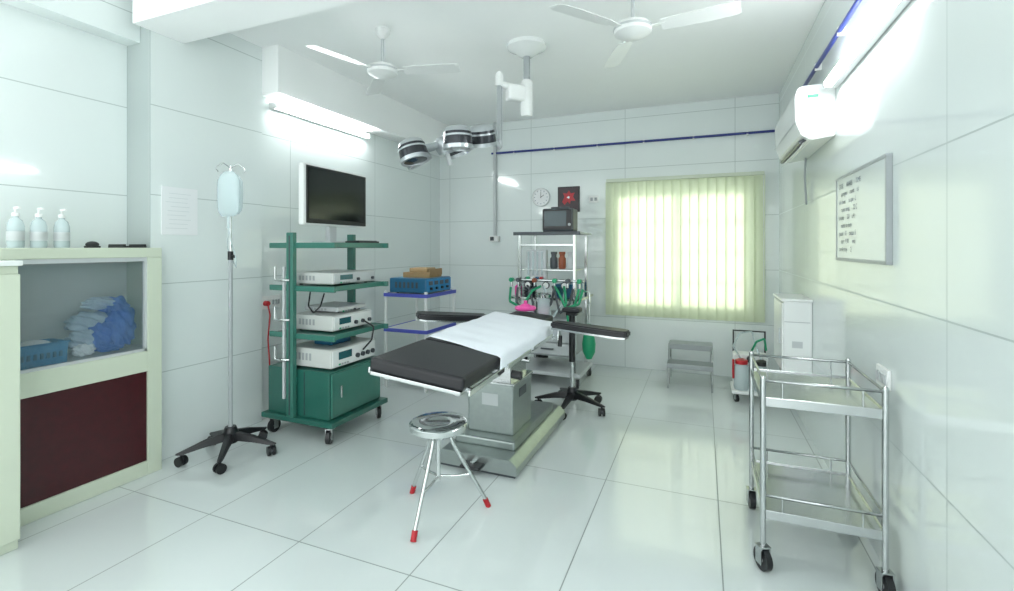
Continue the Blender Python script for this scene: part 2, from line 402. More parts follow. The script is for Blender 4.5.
bx(cb2, 'worktop', -.61, .01, .29, 1.255, 1.36, 1.385, M_whiteM, .003)
tr = E('blue_tray', (-3.42, 1.46, .80))
for s in (-1, 1):
    prism(tr, 'tray_side_y', [(s*.10, 0.0), (s*.115, .12), (s*.125, .12), (s*.108, 0.0)], 'x', -.085, .085, M_blue)
    prism(tr, 'tray_side_x', [(s*.075, 0.0), (s*.085, .12), (s*.095, .12), (s*.083, 0.0)], 'y', -.115, .115, M_blue)
box(tr, 'tray_floor', (0, 0, .006), (.155, .205, .012), M_blue)
bx(tr, 'tray_rim', .088, .10, -.125, .125, .112, .124, M_blue, .003)
for k in range(7): bx(tr, f'slot_{k}', .084, .096, -.09+k*.028, -.078+k*.028, .04, .07, M_teal)
sph(tr, 'packed_pouch', (0, .0, .10), .07, M_cloth, (.9, 1.2, .5))
pk = E('plastic_package', (-3.44, 1.80, .80))
for k, (x, y, z, sx, sy, sz, mm) in enumerate([(-.02, -.06, .085, .09, .12, .085, M_poly), (.04, .08, .15, .06, .085, .15, M_polyb), (-.04, -.04, .19, .07, .13, .07, M_poly), (.03, -.02, .10, .05, .08, .09, M_polyb), (-.02, .08, .27, .06, .08, .07, M_polyb), (.05, -.12, .04, .04, .06, .04, M_cloth), (.04, .02, .03, .05, .09, .03, M_polyb), (-.02, .0, .30, .05, .10, .045, M_poly)]):
    bm = bmesh.new(); bmesh.ops.create_icosphere(bm, subdivisions=4, radius=1)
    for v in bm.verts:
        c3 = v.co.copy()
        nn = 1+.16*math.sin(c3.x*6+k)*math.sin(c3.y*7+k*2)+.10*math.sin(c3.z*11+c3.y*9)
        v.co *= nn*.9; v.co.x *= sx; v.co.y *= sy; v.co.z *= sz
        if v.co.z < -sz*.8: v.co.z = -sz*.8
    me = bpy.data.meshes.new('pk'); bm.to_mesh(me); bm.free()
    add(f'bundle_{k+1}', me, mm, pk, False, (x, y, z))
def bottle(x, y):
    b = E('pump_bottle', (x, y, 1.445))
    lathe(b, 'body', [(0, 0), (.034, 0), (.036, .01), (.036, .12), (.028, .15), (.013, .165), (.013, .178), (0, .178)], M_bag)
    lathe(b, 'liquid', [(0, .004), (.031, .004), (.031, .10), (0, .10)], M_bag)
    lathe(b, 'label_band', [(.0362, .04), (.0368, .04), (.0368, .09), (.0362, .09), (.0362, .04)], M_lgrey)
    lathe(b, 'cap', [(0, .172), (.016, .172), (.016, .19), (.005, .195), (.005, .215), (0, .215)], M_white)
    box(b, 'nozzle', (.018, 0, .218), (.05, .014, .012), M_white, .003)
bottle(-3.45, 1.50); bottle(-3.44, 1.60); bottle(-3.47, 1.41)
sc = E('tape_dispenser', (-3.42, 1.74, 1.445))
sph(sc, 'body', (0, 0, .02), .022, M_black, (1, 1.6, .9)); box(sc, 'foot', (0, 0, .006), (.04, .07, .012), M_black, .003)
tr2 = E('black_tray', (-3.47, 1.96, 1.445))
box(tr2, 'base', (0, 0, .006), (.16, .14, .012), M_black, .004)
box(tr2, 'rim', (0, -.06, .016), (.16, .015, .014), M_black, .003); box(tr2, 'rim_far', (0, .06, .016), (.16, .015, .014), M_black, .003)

# ------------------------------------------------------------ IV stand
iv = E('iv_drip_stand', (-3.05, 2.37, 0))
star_base(iv, .30, .14, M_black, 5, math.radians(-50))
cyl(iv, 'lower_pole', (0, 0, .18), (0, 0, 1.38), .014, M_grey)
cyl(iv, 'upper_pole', (0, 0, 1.36), (0, 0, 2.02), .008, M_chrome)
lathe(iv, 'pole_collar', [(0, 1.36), (.018, 1.36), (.018, 1.42), (0, 1.42)], M_black)
cyl(iv, 'collar_knob', (.015, 0, 1.385), (.04, 0, 1.385), .011, M_black)
for i, a in enumerate((0.4, 2.5, 4.6)):
    c, s = math.cos(a), math.sin(a)
    tube(iv, f'hook_{i+1}', [(0, 0, 2.0), (c*.05, s*.05, 2.03), (c*.09, s*.09, 2.0), (c*.10, s*.10, 1.98), (c*.085, s*.085, 1.965)], .004, M_chrome)
def bag(nm, x, y, m, w=.075, h=.25, zt=1.95):
    vs = []; fs = []
    NN = 10; sg = 20
    for j in range(NN+1):
        t = j/NN; ww = w*(1 if .12 < t < .85 else (.62+.38*(t/.12) if t <= .12 else .45+.55*((1-t)/.15)))
        th = .032*math.sin(math.pi*min(1, max(0.06, (1-t)*1.1)))**.5
        if th < .004: th = .004
        for i in range(sg):
            a = 2*math.pi*i/sg
            vs.append((x+ww*math.cos(a), y+th*math.sin(a), zt-h*(1-t)))
    for j in range(NN):
        for i in range(sg):
            k = (i+1) % sg; fs.append((j*sg+i, j*sg+k, (j+1)*sg+k, (j+1)*sg+i))
    fs.append(tuple(range(sg))[::-1]); fs.append(tuple(NN*sg+i for i in range(sg)))
    me = bpy.data.meshes.new(nm); me.from_pydata(vs, [], fs); return add(nm, me, m, iv, True)
bag('saline_bag', .03, -.04, M_bag, .105, .31, 1.97)
bag('saline_bag_second', -.03, .045, M_bag, .09, .28, 1.96)
cyl(iv, 'drip_chamber', (.03, -.04, 1.58), (.03, -.04, 1.66), .010, M_bag)
tube(iv, 'drip_tube', [(.03, -.04, 1.60), (.04, -.03, 1.50), (.05, 0, 1.38), (.03, .02, 1.30), (-.10, .05, 1.45), (-.06, .04, 1.62), (-.03, .045, 1.70)], .0035, M_bag)
tube(iv, 'bag_strap', [(.03, -.04, 1.95), (.05, .0, 1.97)], .003, M_white, False)

# ------------------------------------------------------------ endoscopy trolley tower
g = E('endoscopy_trolley', (-2.85, 3.08, 0))
for i, (x, y) in enumerate([(-.27, -.28), (.30, -.30), (.30, .28), (-.27, .28)]):
    caster(g, i+1, x, y, .052, .13, M_black, .4*i)
bx(g, 'base_tray', -.34, .36, -.34, .33, .125, .165, M_green, .006)
bx(g, 'cabinet_body', -.31, .30, -.30, .30, .165, .52, M_green, .006)
bx(g, 'cabinet_door', .30, .315, -.285, .285, .18, .505, M_green2, .004)
box(g, 'door_handle', (.325, -.20, .36), (.012, .015, .09), M_chrome, .003)
box(g, 'side_seam', (.06, -.301, .345), (.004, .004, .33), M_dgrey)
for sy, nm in ((-.335, 'near'), (.335, 'far')):
    bx(g, f'column_{nm}', -.065, .0, sy-.02, sy+.02, .165, 1.56, M_green2, .004)
    box(g, f'column_groove_{nm}', (-.032, sy+(-.021 if sy < 0 else .021), .86), (.010, .003, 1.35), M_dgrey)
for i, z in enumerate((.78, 1.14, 1.465)):
    bx(g, f'shelf_{i+1}', -.24, .33, -.31, .31, z-.012, z+.012, M_green, .004)
    bx(g, f'shelf_lip_{i+1}', .32, .335, -.31, .31, z-.02, z+.018, M_green2, .003)
    for sy in (-.315, .315):
        bx(g, f'shelf_side_{i+1}', -.27, .37, sy-.012, sy+.012, z-.024, z+.018, M_green2, .005)
for i, z in enumerate((.60, .90, 1.2)):
    tube(g, f'side_rail_{i+1}', [(-.03, -.355, z), (-.09, -.38, z), (-.15, -.38, z), (-.15, -.38, z+.1)], .009, M_chrome)
bx(g, 'cable_rail', -.10, -.08, -.36, -.34, .3, 1.3, M_lgrey, .003)

def device(p, nm, x, y, z, sx, sy, sz, body, face, knobs=3, disp=True):
    bx(p, f'{nm}_body', x-sx/2, x+sx/2, y-sy/2, y+sy/2, z+.012, z+sz, body, .008)
    bx(p, f'{nm}_face', x+sx/2, x+sx/2+.008, y-sy/2+.01, y+sy/2-.01, z+.02, z+sz-.008, face, .003)
    for a in (-1, 1):
        for b in (-1, 1): cyl(p, f'{nm}_foot', (x+a*sx*.38, y+b*sy*.38, z), (x+a*sx*.38, y+b*sy*.38, z+.014), .012, M_black, seg=12)
    fx = x+sx/2+.008
    if disp: bx(p, f'{nm}_display', fx, fx+.003, y-sy*.36, y-sy*.08, z+sz*.45, z+sz*.82, M_lcd)
    for k in range(knobs):
        yy = y+sy*(.04+.36*k/max(1, knobs-1)); cyl(p, f'{nm}_knob_{k}', (fx, yy, z+sz*.42), (fx+.016, yy, z+sz*.42), sz*.12, M_dgrey, seg=16)
    for k in range(4): bx(p, f'{nm}_button_{k}', fx, fx+.004, y-sy*.36+k*.03, y-sy*.36+k*.03+.018, z+sz*.18, z+sz*.18+.012, M_gbag if k == 0 else M_grey)
    for k in range(5): bx(p, f'{nm}_vent_{k}', x-sx*.3+k*.035, x-sx*.3+k*.035+.02, y-sy/2-.0015, y-sy/2+.002, z+sz*.4, z+sz*.75, M_grey)
M_dev = mat('device_cream_white', (0.60, 0.62, 0.60), 0.35)
dv = E('endoscopy_device_stack', (-2.85, 3.08, 0))
device(dv, 'light_source', .04, .02, .793, .42, .46, .13, M_dev, M_whiteM, 3)
device(dv, 'insufflator', .06, .0, .522, .44, .52, .155, M_dev, M_whiteM, 4)
device(dv, 'camera_unit', .06, .02, 1.153, .42, .50, .10, M_dev, M_lgrey, 2)
device(dv, 'recorder', .02, .08, .924, .34, .34, .05, M_lgrey, M_dev, 1, False)
bx(dv, 'blue_case', -.02, .16, -.12, .1, .678, .725, M_teal, .008)
tube(dv, 'light_cable', [(.27, .12, .85), (.36, .14, .80), (.37, .1, .70), (.30, .08, .62)], .007, M_black)
tube(dv, 'loop_cable', [(.02, -.20, 1.10), (.06, -.26, 1.0), (.12, -.27, .95), (.16, -.24, 1.0), (.14, -.18, 1.09)], .006, M_black)
mo = E('flat_monitor', (-2.80, 3.13, 1.478), math.radians(2))
box(mo, 'foot', (-.02, 0, .009), (.20, .30, .018), M_lgrey, .005)
box(mo, 'neck', (-.05, 0, .10), (.04, .09, .18), M_lgrey, .006)
box(mo, 'housing', (-.01, 0, .375), (.05, .76, .47), M_white, .012)
box(mo, 'bezel', (.017, .008, .375), (.008, .72, .44), M_black, .004)
box(mo, 'screen', (.022, .008, .385), (.004, .68, .39), M_screen)
kb = E('keyboard', (-2.62, 3.24, 1.478))
box(kb, 'body', (0, 0, .01), (.14, .26, .02), M_black, .004)
for k in range(4): box(kb, f'key_row_{k}', (-.045+.03*k, 0, .022), (.02, .23, .006), M_dgrey, .002)

# ------------------------------------------------------------ side table with electrosurgical unit
t = E('instrument_side_table', (-2.80, 4.42, 0))
for i, (x, y) in enumerate([(-.24, -.29), (.24, -.29), (.24, .29), (-.24, .29)]):
    bx(t, f'leg_{i+1}', x-.013, x+.013, y-.013, y+.013, 0, 1.0, M_whiteM, .003)
for i, z in enumerate((.30, .60, .96)):
    bx(t, f'shelf_{i+1}', -.25, .25, -.30, .30, z-.01, z+.01, M_whiteM, .003)
    for s in (-1, 1):
        bx(t, f'edge_{i+1}_long', -.255, .255, s*.305-.006, s*.305+.006, z-.02, z+.016, M_bluebar, .002)
        bx(t, f'edge_{i+1}_short', s*.255-.006, s*.255+.006, -.305, .305, z-.02, z+.016, M_bluebar, .002)
es = E('electrosurgical_unit', (-2.80, 4.42, .97))
bx(es, 'case', -.22, .22, -.26, .25, .012, .16, M_teal, .01)
bx(es, 'face', .22, .23, -.25, .24, .02, .15, M_blue, .003)
for a in (-.16, .16):
    for b in (-.2, .2): cyl(es, 'foot', (a, b, 0), (a, b, .014), .012, M_black, seg=12)
for k in range(4): bx(es, f'display_{k}', .23, .234, -.22+k*.11, -.15+k*.11, .09, .13, M_dgrey); cyl(es, f'knob_{k}', (.23, -.185+k*.11, .055), (.25, -.185+k*.11, .055), .014, M_black, seg=16)
for k in range(6): bx(es, f'vent_{k}', -.15+k*.05, -.125+k*.05, -.262, -.259, .06, .12, M_dgrey)
cbx = E('cardboard_box', (-2.78, 4.42, 1.13), .12)
bx(cbx, 'tray', -.15, .15, -.16, .16, 0, .055, M_card, .003)
bx(cbx, 'contents', -.11, .10, -.1, .12, .055, .10, mat('tan_pack', (.36, .25, .13), .6), .012)
bx(cbx, 'flap', .15, .155, -.16, .16, .02, .09, M_card)

# ------------------------------------------------------------ operating table
ot = E('operating_table', (-1.36, 0, 0))
prism(ot, 'base_plate', [(-.29, .02), (.29, .02), (.29, .075), (.24, .115), (-.24, .115), (-.29, .075)], 'y', 2.78, 3.92, M_brush, .004)
bx(ot, 'base_skirt', -.27, .27, 2.80, 3.90, 0.0, .022, M_dgrey)
bx(ot, 'base_plinth', -.22, .22, 2.92, 3.80, .11, .17, M_brush, .012)
bx(ot, 'column_lower', -.17, .17, 3.02, 3.40, .165, .52, M_brush, .012)
bx(ot, 'column_upper', -.14, .14, 3.05, 3.37, .50, .70, M_steel, .01)
bx(ot, 'column_collar', -.18, .18, 3.01, 3.41, .505, .525, M_steel, .006)
bx(ot, 'column_label', .168, .172, 3.14, 3.28, .40, .46, M_dgrey)
bx(ot, 'front_label', -.06, .06, 3.017, 3.021, .36, .44, M_lgrey)
bx(ot, 'pedal', -.07, .07, 2.70, 2.80, .05, .07, M_black, .006)
bx(ot, 'pedal_arm', -.015, .015, 2.74, 2.90, .06, .08, M_steel)
tp = sub('tabletop', ot, (0.005, 3.0, .765), (0, math.radians(6.5), math.radians(2.5)))
W2 = .264
def sec(nm, a, b, w=W2):
    box(tp, nm+'_pan', (0, (a+b)/2, .02), (w*2-.02, b-a-.01, .02), M_steel, .004)
    box(tp, nm+'_cushion', (0, (a+b)/2, .064), (w*2, b-a-.012, .068), M_vinyl, .018, seg=4)
sec('leg', -1.01, -.46); sec('seat', -.46, .06); sec('back', .06, .78); sec('head', .80, 1.09, .17)
for s in (-1, 1):
    for a, b, nm in ((-.97, -.49, 'leg'), (-.43, .03, 'seat'), (.09, .74, 'back')):
        box(tp, f'side_rail_{nm}', (s*(W2+.02), (a+b)/2, .02), (.012, b-a, .03), M_chrome, .003)
        for yy in (a+.05, b-.05): box(tp, 'rail_spacer', (s*(W2+.002), yy, .02), (.03, .02, .02), M_steel)
    box(tp, 'frame_beam', (s*.16, -.02, -.01), (.04, 1.35, .04), M_steel, .004)
    box(tp, 'leg_bar', (s*.2, -.68, -.01), (.03, .50, .03), M_steel, .004)
    cyl(tp, 'hinge', (s*.26, -.46, -.005), (s*.17, -.46, -.005), .028, M_chrome)
box(tp, 'saddle', (0, .2, -.05), (.36, .46, .07), M_steel, .01)
cyl(tp, 'cross_shaft', (-.3, -.02, -.03), (.3, -.02, -.03), .018, M_chrome)
cyl(tp, 'tilt_knob', (.3, -.38, -.03), (.36, -.38, -.03), .025, M_black)
for s in (-1, 1): box(tp, 'head_bar', (s*.10, .84, .01), (.014, .25, .014), M_chrome)
NX, NY = 34, 44
vs = []; fs = []
ya, yb = -.47, .77
for j in range(NY+1):
    for i in range(NX+1):
        u = i/NX; f = j/NY
        s0 = -W2-.035; span = 2*W2+.035+.085
        d = s0+span*u
        y = ya+(yb-ya)*f - (1-f)*.28*d
        wr = .0035*math.sin(9*y+6*d)*math.sin(13*d+2)+.002*math.sin(31*y+3*d)
        x = d; z = .103+wr
        if d > W2+.004:
            e = d-(W2+.004); x = W2+.008+.004*math.sin(y*20)+e*.12; z = .101-e*1.0
        if d < -W2-.004:
            e = -(d+W2+.004); x = -(W2+.008)-e*.1; z = .101-e
        vs.append((x, y, z))
for j in range(NY):
    for i in range(NX):
        a = j*(NX+1)+i; fs.append((a, a+1, a+NX+2, a+NX+1))
me = bpy.data.meshes.new('sheet'); me.from_pydata(vs, [], fs); sh = add('draped_sheet', me, M_cloth, tp, True)
md = sh.modifiers.new('s', 'SOLIDIFY'); md.thickness = .003; md.offset = 1
def armboard(nm, x, y, ang, L, z=.10, pitch=0):
    e = sub(nm, tp, (x, y, z), (0, pitch, ang))
    poly = [(0, -.06), (0, .06), (L*.5, .075), (L*.9, .075), (L, .05), (L, -.05), (L*.9, -.075), (L*.5, -.075)]
    prism(e, 'pad', poly, 'z', 0.0, .045, M_vinyl, .010)
    prism(e, 'board', [(q[0]*.97+.005, q[1]*.9) for q in poly], 'z', -.014, 0.0, M_steel)
    box(e, 'clamp', (.03, 0, -.05), (.05, .05, .09), M_chrome, .005)
    cyl(e, 'clamp_knob', (.06, 0, -.06), (.06, 0, -.14), .016, M_black)
armboard('armboard_right', W2+.05, .50, math.radians(-12), .58, .115, math.radians(-4))
armboard('armboard_left', -W2-.02, .62, math.radians(222), .58, .05)
mk = E('pink_face_mask', (-1.42, 3.90, .902))
lathe(mk, 'cushion_ring', [(.055, 0), (.085, .004), (.095, .02), (.085, .036), (.06, .038), (.05, .02), (.055, 0)], M_pink)
lathe(mk, 'dome', [(.06, .03), (.04, .05), (.015, .06), (.015, .085), (.0, .085)], M_pink)

# rolling stand
rs = E('rolling_instrument_stand', (-1.09, 4.22, 0))
star_base(rs, .32, .13, M_black, 5, math.radians(-20), .034)
cyl(rs, 'chrome_column', (0, 0, .17), (0, 0, .50), .018, M_chrome)
cyl(rs, 'black_sleeve', (0, 0, .42), (0, 0, .84), .028, M_black)
box(rs, 'top_bracket', (0, 0, .85), (.10, .07, .03), M_black, .006)
box(rs, 'top_pad', (0, 0, .885), (.16, .12, .04), M_vinyl, .012)
cyl(rs, 'adjust_lever', (.0, 0, .78), (.12, -.02, .76), .006, M_chrome)

# ------------------------------------------------------------ steel stool
st = E('steel_stool', (-1.34, 2.29, 0))
lathe(st, 'seat', [(0, .455), (.145, .455), (.156, .462), (.158, .490), (.150, .500), (.135, .503), (.06, .498), (0, .497)], M_chrome, seg=48)
lathe(st, 'seat_hub', [(0, .40), (.03, .40), (.05, .455), (0, .455)], M_steel)
cyl(st, 'screw_post', (0, 0, .17), (0, 0, .42), .012, M_chrome)
for i in range(3):
    a = math.radians(-86+120*i); c, s = math.cos(a), math.sin(a)
    tube(st, f'leg_{i+1}', [(c*.02, s*.02, .43), (c*.06, s*.06, .42), (c*.085, s*.085, .36), (c*.265, s*.265, .035)], .011, M_chrome)
    tube(st, f'inner_brace_{i+1}', [(c*.0, s*.0, .20), (c*.08, s*.08, .19), (c*.178, s*.178, .19)], .008, M_chrome)
    cyl(st, f'foot_{i+1}', (c*.278, s*.278, .0), (c*.258, s*.258, .045), .015, M_red)

# ------------------------------------------------------------ anaesthesia machine
an = E('anaesthesia_machine', (-1.52, 5.08, 0))
for i, (x, y) in enumerate([(-.33, -.26), (.33, -.26), (.33, .26), (-.33, .26)]): caster(an, i+1, x, y, .05, .12, M_black, .3*i)
bx(an, 'base_frame', -.37, .37, -.30, .30, .115, .155, M_lgrey, .008)
for x in (-.30, .30):
    for y in (-.26, .26):
        bx(an, 'upright', x-.015, x+.015, y-.015, y+.015, .155, 1.60, M_steel, .003)
bx(an, 'drawer_cabinet', -.28, .28, -.22, .26, .30, .72, M_grey, .01)
for k in range(3):
    bx(an, f'drawer_{k+1}', -.26, .26, -.235, -.22, .32+.13*k, .44+.13*k, M_lgrey, .006)
    box(an, f'drawer_pull_{k+1}', (0, -.243, .38+.13*k), (.14, .016, .014), M_dgrey, .003)
bx(an, 'work_surface', -.40, .38, -.34, .28, .90, .925, M_steel, .006)
bx(an, 'top_shelf', -.36, .36, -.28, .28, 1.585, 1.605, M_grey, .005)
bx(an, 'top_shelf_trim', -.365, .365, -.29, -.28, 1.575, 1.61, M_dgrey, .003)
bx(an, 'mid_bar', -.30, .30, -.27, -.24, 1.46, 1.485, M_steel, .003)
bx(an, 'mid_shelf', -.30, .30, -.24, .24, 1.20, 1.215, M_steel, .003)
bx(an, 'flowmeter_bank', -.24, -.02, -.22, -.14, 1.10, 1.42, M_lgrey, .006)
for k in range(4):
    cyl(an, f'flow_tube_{k}', (-.21+.05*k, -.235, 1.15), (-.21+.05*k, -.235, 1.40), .010, M_bag, seg=12)
    cyl(an, f'flow_knob_{k}', (-.21+.05*k, -.22, 1.12), (-.21+.05*k, -.27, 1.12), .016, [M_gbag, M_white, M_teal, M_red][k], seg=14)
for k in range(3):
    x = .06+.09*k
    lathe(an, f'vaporizer_{k}', [(0, 1.22), (.034, 1.22), (.040, 1.24), (.040, 1.33), (.028, 1.345), (.028, 1.37), (.034, 1.375), (.034, 1.40), (0, 1.40)], [M_dgrey, M_orange, M_lgrey][k], loc=(x, -.19, 0))
for k in range(3):
    lathe(an, f'gauge_{k}', [(0, 0), (.032, 0), (.032, .02), (0, .022)], M_white, loc=(-.20+.20*k, -.265, 1.05), rot=R90)
    lathe(an, f'gauge_rim_{k}', [(.030, 0), (.038, 0), (.038, .026), (.030, .026), (.030, 0)], M_dgrey, loc=(-.20+.20*k, -.265, 1.05), rot=R90)
tube(an, 'manifold', [(-.40, -.27, 1.10), (.40, -.27, 1.10)], .014, M_chrome, False)
for k, (x, mm) in enumerate([(-.38, M_gbag), (-.30, M_dgrey), (-.12, M_orange), (.10, M_gbag), (.24, M_dgrey), (.36, M_gbag)]):
    cyl(an, f'valve_{k}', (x, -.27, 1.10), (x, -.32, 1.10), .024, mm, seg=14)
    cyl(an, f'valve_drop_{k}', (x, -.30, 1.10), (x, -.30, 1.03), .012, M_chrome, seg=12)
lathe(an, 'bellows', [(0, 0), (.07, 0)]+[(.072 if k % 2 else .058, .01+.015*k) for k in range(12)]+[(.05, .20), (0, .20)], M_dgrey, loc=(-.22, -.16, .925))
lathe(an, 'absorber', [(0, 0), (.065, 0), (.065, .20), (.05, .22), (0, .22)], M_bag, loc=(.02, -.42, .72))
lathe(an, 'absorber_head', [(0, 0), (.075, 0), (.075, .03), (.03, .05), (0, .05)], M_chrome, loc=(.02, -.42, .94))
lathe(an, 'absorber_lime', [(0, .73), (.058, .73), (.058, .83), (0, .83)], M_pink, loc=(.02, -.42, 0))
bx(an, 'absorber_bracket', .0, .04, -.42, -.33, .90, .925, M_steel)
bx(an, 'ventilator_box', .08, .30, -.22, .10, .925, 1.06, M_teal, .008)
bx(an, 'ventilator_screen', .11, .21, -.224, -.22, .96, 1.03, M_lcd)
lathe(an, 'sample_jar', [(0, 0), (.035, 0), (.04, .02), (.04, .10), (.02, .12), (0, .12)], M_pink, loc=(-.33, -.22, .925))
lathe(an, 'suction_jar', [(0, 0), (.045, 0), (.05, .02), (.05, .13), (.03, .15), (0, .15)], M_bag, loc=(-.34, -.05, .925))
for k, (x0, x1, zz, mm) in enumerate([(-.05, -.38, .82, M_gbag), (.08, .30, .78, M_dgrey), (-.02, .22, .72, M_bag), (.1, .40, .84, M_gbag), (-.1, -.30, .76, M_dgrey), (-.2, .1, .68, M_dgrey), (.2, .36, .66, M_gbag)]):
    tube(an, f'hose_{k}', [(x0, -.30, 1.04), (x0+(x1-x0)*.2, -.38, 1.0), ((x0+x1)/2, -.42, zz), (x1*.95, -.40, .88), (x1, -.32, 1.02)], .013, mm)
tube(an, 'bag_arm', [(.34, -.27, 1.0), (.46, -.30, 1.0), (.47, -.31, .90), (.46, -.31, .66)], .010, M_chrome)
lathe(an, 'reservoir_bag', [(0, .32), (.03, .33), (.062, .40), (.068, .48), (.055, .56), (.025, .63), (.018, .68), (0, .68)], M_gbag, loc=(.46, -.31, 0))
cyl(an, 'oxygen_cylinder', (-.24, .34, .06), (-.24, .34, .80), .07, M_black)
bx(an, 'cylinder_bracket', -.28, -.20, .28, .34, .12, .15, M_steel)
mon = E('patient_monitor', (-1.43, 5.02, 1.606))
box(mon, 'case', (0, 0, .13), (.34, .22, .25), M_dgrey, .02)
box(mon, 'bezel', (0, -.112, .135), (.31, .008, .21), M_black, .004)
box(mon, 'screen', (-.02, -.117, .145), (.24, .003, .16), mat('monitor_glass', (.05, .08, .09), .15))
box(mon, 'handle', (0, 0, .268), (.20, .03, .02), M_dgrey, .006)
cyl(mon, 'dial', (.135, -.115, .08), (.135, -.13, .08), .014, M_lgrey)

# ------------------------------------------------------------ surgical light
sl = E('surgical_light', (-1.34, 3.71, 0))
lathe(sl, 'ceiling_flange', [(0, ZC), (.16, ZC), (.16, ZC-.03), (.10, ZC-.06), (.05, ZC-.10), (0, ZC-.10)], M_whiteM)
cyl(sl, 'drop_pole', (0, 0, ZC-.09), (0, 0, 2.56), .028, M_grey)
lathe(sl, 'pivot_collar', [(0, 2.52), (.045, 2.52), (.05, 2.56), (.05, 2.80), (.035, 2.82), (0, 2.82)], M_white)
P1 = Vector((-.17, -.17, 2.76)); P2 = Vector((-.17, -.17, 2.30)); C = Vector((-.42, -.61, 2.20))
cyl(sl, 'arm', (0, 0, 2.72), P1, .03, M_white)
box(sl, 'arm_housing', (-.07, -.07, 2.70), (.16, .09, .13), M_white, .02, rot=(0, 0, math.radians(45)))
cyl(sl, 'down_post', P1+Vector((0, 0, .06)), P2, .022, M_grey)
lathe(sl, 'post_cap', [(0, 0), (.034, 0), (.034, .09), (.02, .11), (0, .11)], M_white, loc=(P1.x, P1.y, 2.74))
tube(sl, 'yoke', [tuple(P2), (P2.x, P2.y, 2.25), (-.20, -.23, 2.31), (-.32, -.45, 2.30), (C.x, C.y, C.z+.08), tuple(C)], .024, M_silver)
hd = sub('lamp_cluster', sl, C, (math.radians(13), math.radians(-11), 0))
lathe(hd, 'centre_hub', [(0, -.06), (.06, -.06), (.075, -.02), (.075, .03), (.05, .06), (0, .06)], M_silver)
cyl(hd, 'sterile_handle', (0, 0, -.06), (0, 0, -.15), .018, M_lgrey)
for i in range(5):
    a = math.radians(28+72*i); c, s = math.cos(a), math.sin(a); r = .285
    cyl(hd, f'petal_arm_{i+1}', (c*.05, s*.05, .01), (c*(r-.06), s*(r-.06), .01), .024, M_silver)
    tilt = math.radians(14)
    e = sub(f'lamp_pod_{i+1}', hd, (c*r, s*r, 0), (-s*-tilt, c*tilt, 0))
    lathe(e, 'pod_top', [(0, .080), (.055, .080), (.082, .065), (.094, .035), (0, .035)], M_silver)
    lathe(e, 'pod_shell', [(0, .037), (.0945, .037), (.100, -.02), (.100, -.050), (0, -.050)], M_gmetal)
    lathe(e, 'pod_waist', [(.094, .018), (.0985, .018), (.0995, .006), (.094, .006), (.094, .018)], M_silver)
    lathe(e, 'pod_rim', [(.084, -.050), (.103, -.050), (.103, -.077), (.084, -.077), (.084, -.050)], M_silver)
    lathe(e, 'pod_lens', [(0, -.050), (.086, -.050), (.086, -.071), (0, -.073)], M_lens)

# ------------------------------------------------------------ ceiling fans
def fan(x, y, a0, zb=2.80):
    f = E('ceiling_fan', (x, y, 0))
    lathe(f, 'canopy', [(0, ZC), (.06, ZC), (.055, ZC-.03), (.02, ZC-.07), (0, ZC-.07)], M_white)
    cyl(f, 'rod', (0, 0, ZC-.05), (0, 0, zb+.03), .012, M_lgrey)
    lathe(f, 'motor', [(0, zb+.06), (.04, zb+.055), (.10, zb+.03), (.115, zb+.0), (.11, zb-.025), (.06, zb-.05), (0, zb-.055)], M_white)
    lathe(f, 'motor_band', [(.10, zb+.012), (.117, zb+.008), (.117, zb-.004), (.10, zb-.008), (.10, zb+.012)], M_lgrey)
    for i in range(3):
        a = a0+i*2*math.pi/3
        e = sub(f'blade_{i+1}', f, (0, 0, zb-.005), (0, 0, a))
        box(e, 'bracket', (.14, 0, 0), (.12, .04, .006), M_white, .002)
        vs = []; fs = []
        for k, (d, w0, w1) in enumerate([(.17, -.045, .045), (.25, -.055, .055), (.45, -.06, .062), (.57, -.06, .058), (.60, -.045, .045)]):
            vs += [(d, w0, .010), (d, w1, -.012), (d, w0, .006), (d, w1, -.016)]
        for k in range(4):
            o = k*4; fs += [(o, o+4, o+5, o+1), (o+2, o+3, o+7, o+6), (o, o+2, o+6, o+4), (o+1, o+5, o+7, o+3)]
        fs += [(0, 1, 3, 2), (16, 18, 19, 17)]
        me = bpy.data.meshes.new('bl'); me.from_pydata(vs, [], fs); add('blade_panel', me, M_white, e)
fan(-2.27, 3.04, math.radians(15)); fan(-.40, 3.03, math.radians(-7), 2.79)

# ------------------------------------------------------------ step stool
ss = E('step_stool', (-.125, 5.19, 0))
for x in (-.21, .21):
    tube(ss, 'front_frame', [(x, 0, 0), (x, .0, .24)], .010, M_steel, False)
    tube(ss, 'rear_frame', [(x, .48, 0), (x, .45, .40), (x, .22, .40), (x, .20, .2), (x, .18, 0)], .010, M_steel, False)
    tube(ss, 'side_bar', [(x, 0, .23), (x, .46, .23)], .008, M_steel, False)
bx(ss, 'low_step', -.22, .22, -.01, .22, .24, .255, M_brush, .003)
bx(ss, 'low_lip', -.22, .22, -.016, -.004, .21, .26, M_grey, .002)
bx(ss, 'high_step', -.22, .22, .22, .46, .40, .415, M_brush, .003)
bx(ss, 'high_lip', -.22, .22, .214, .226, .365, .42, M_grey, .002)

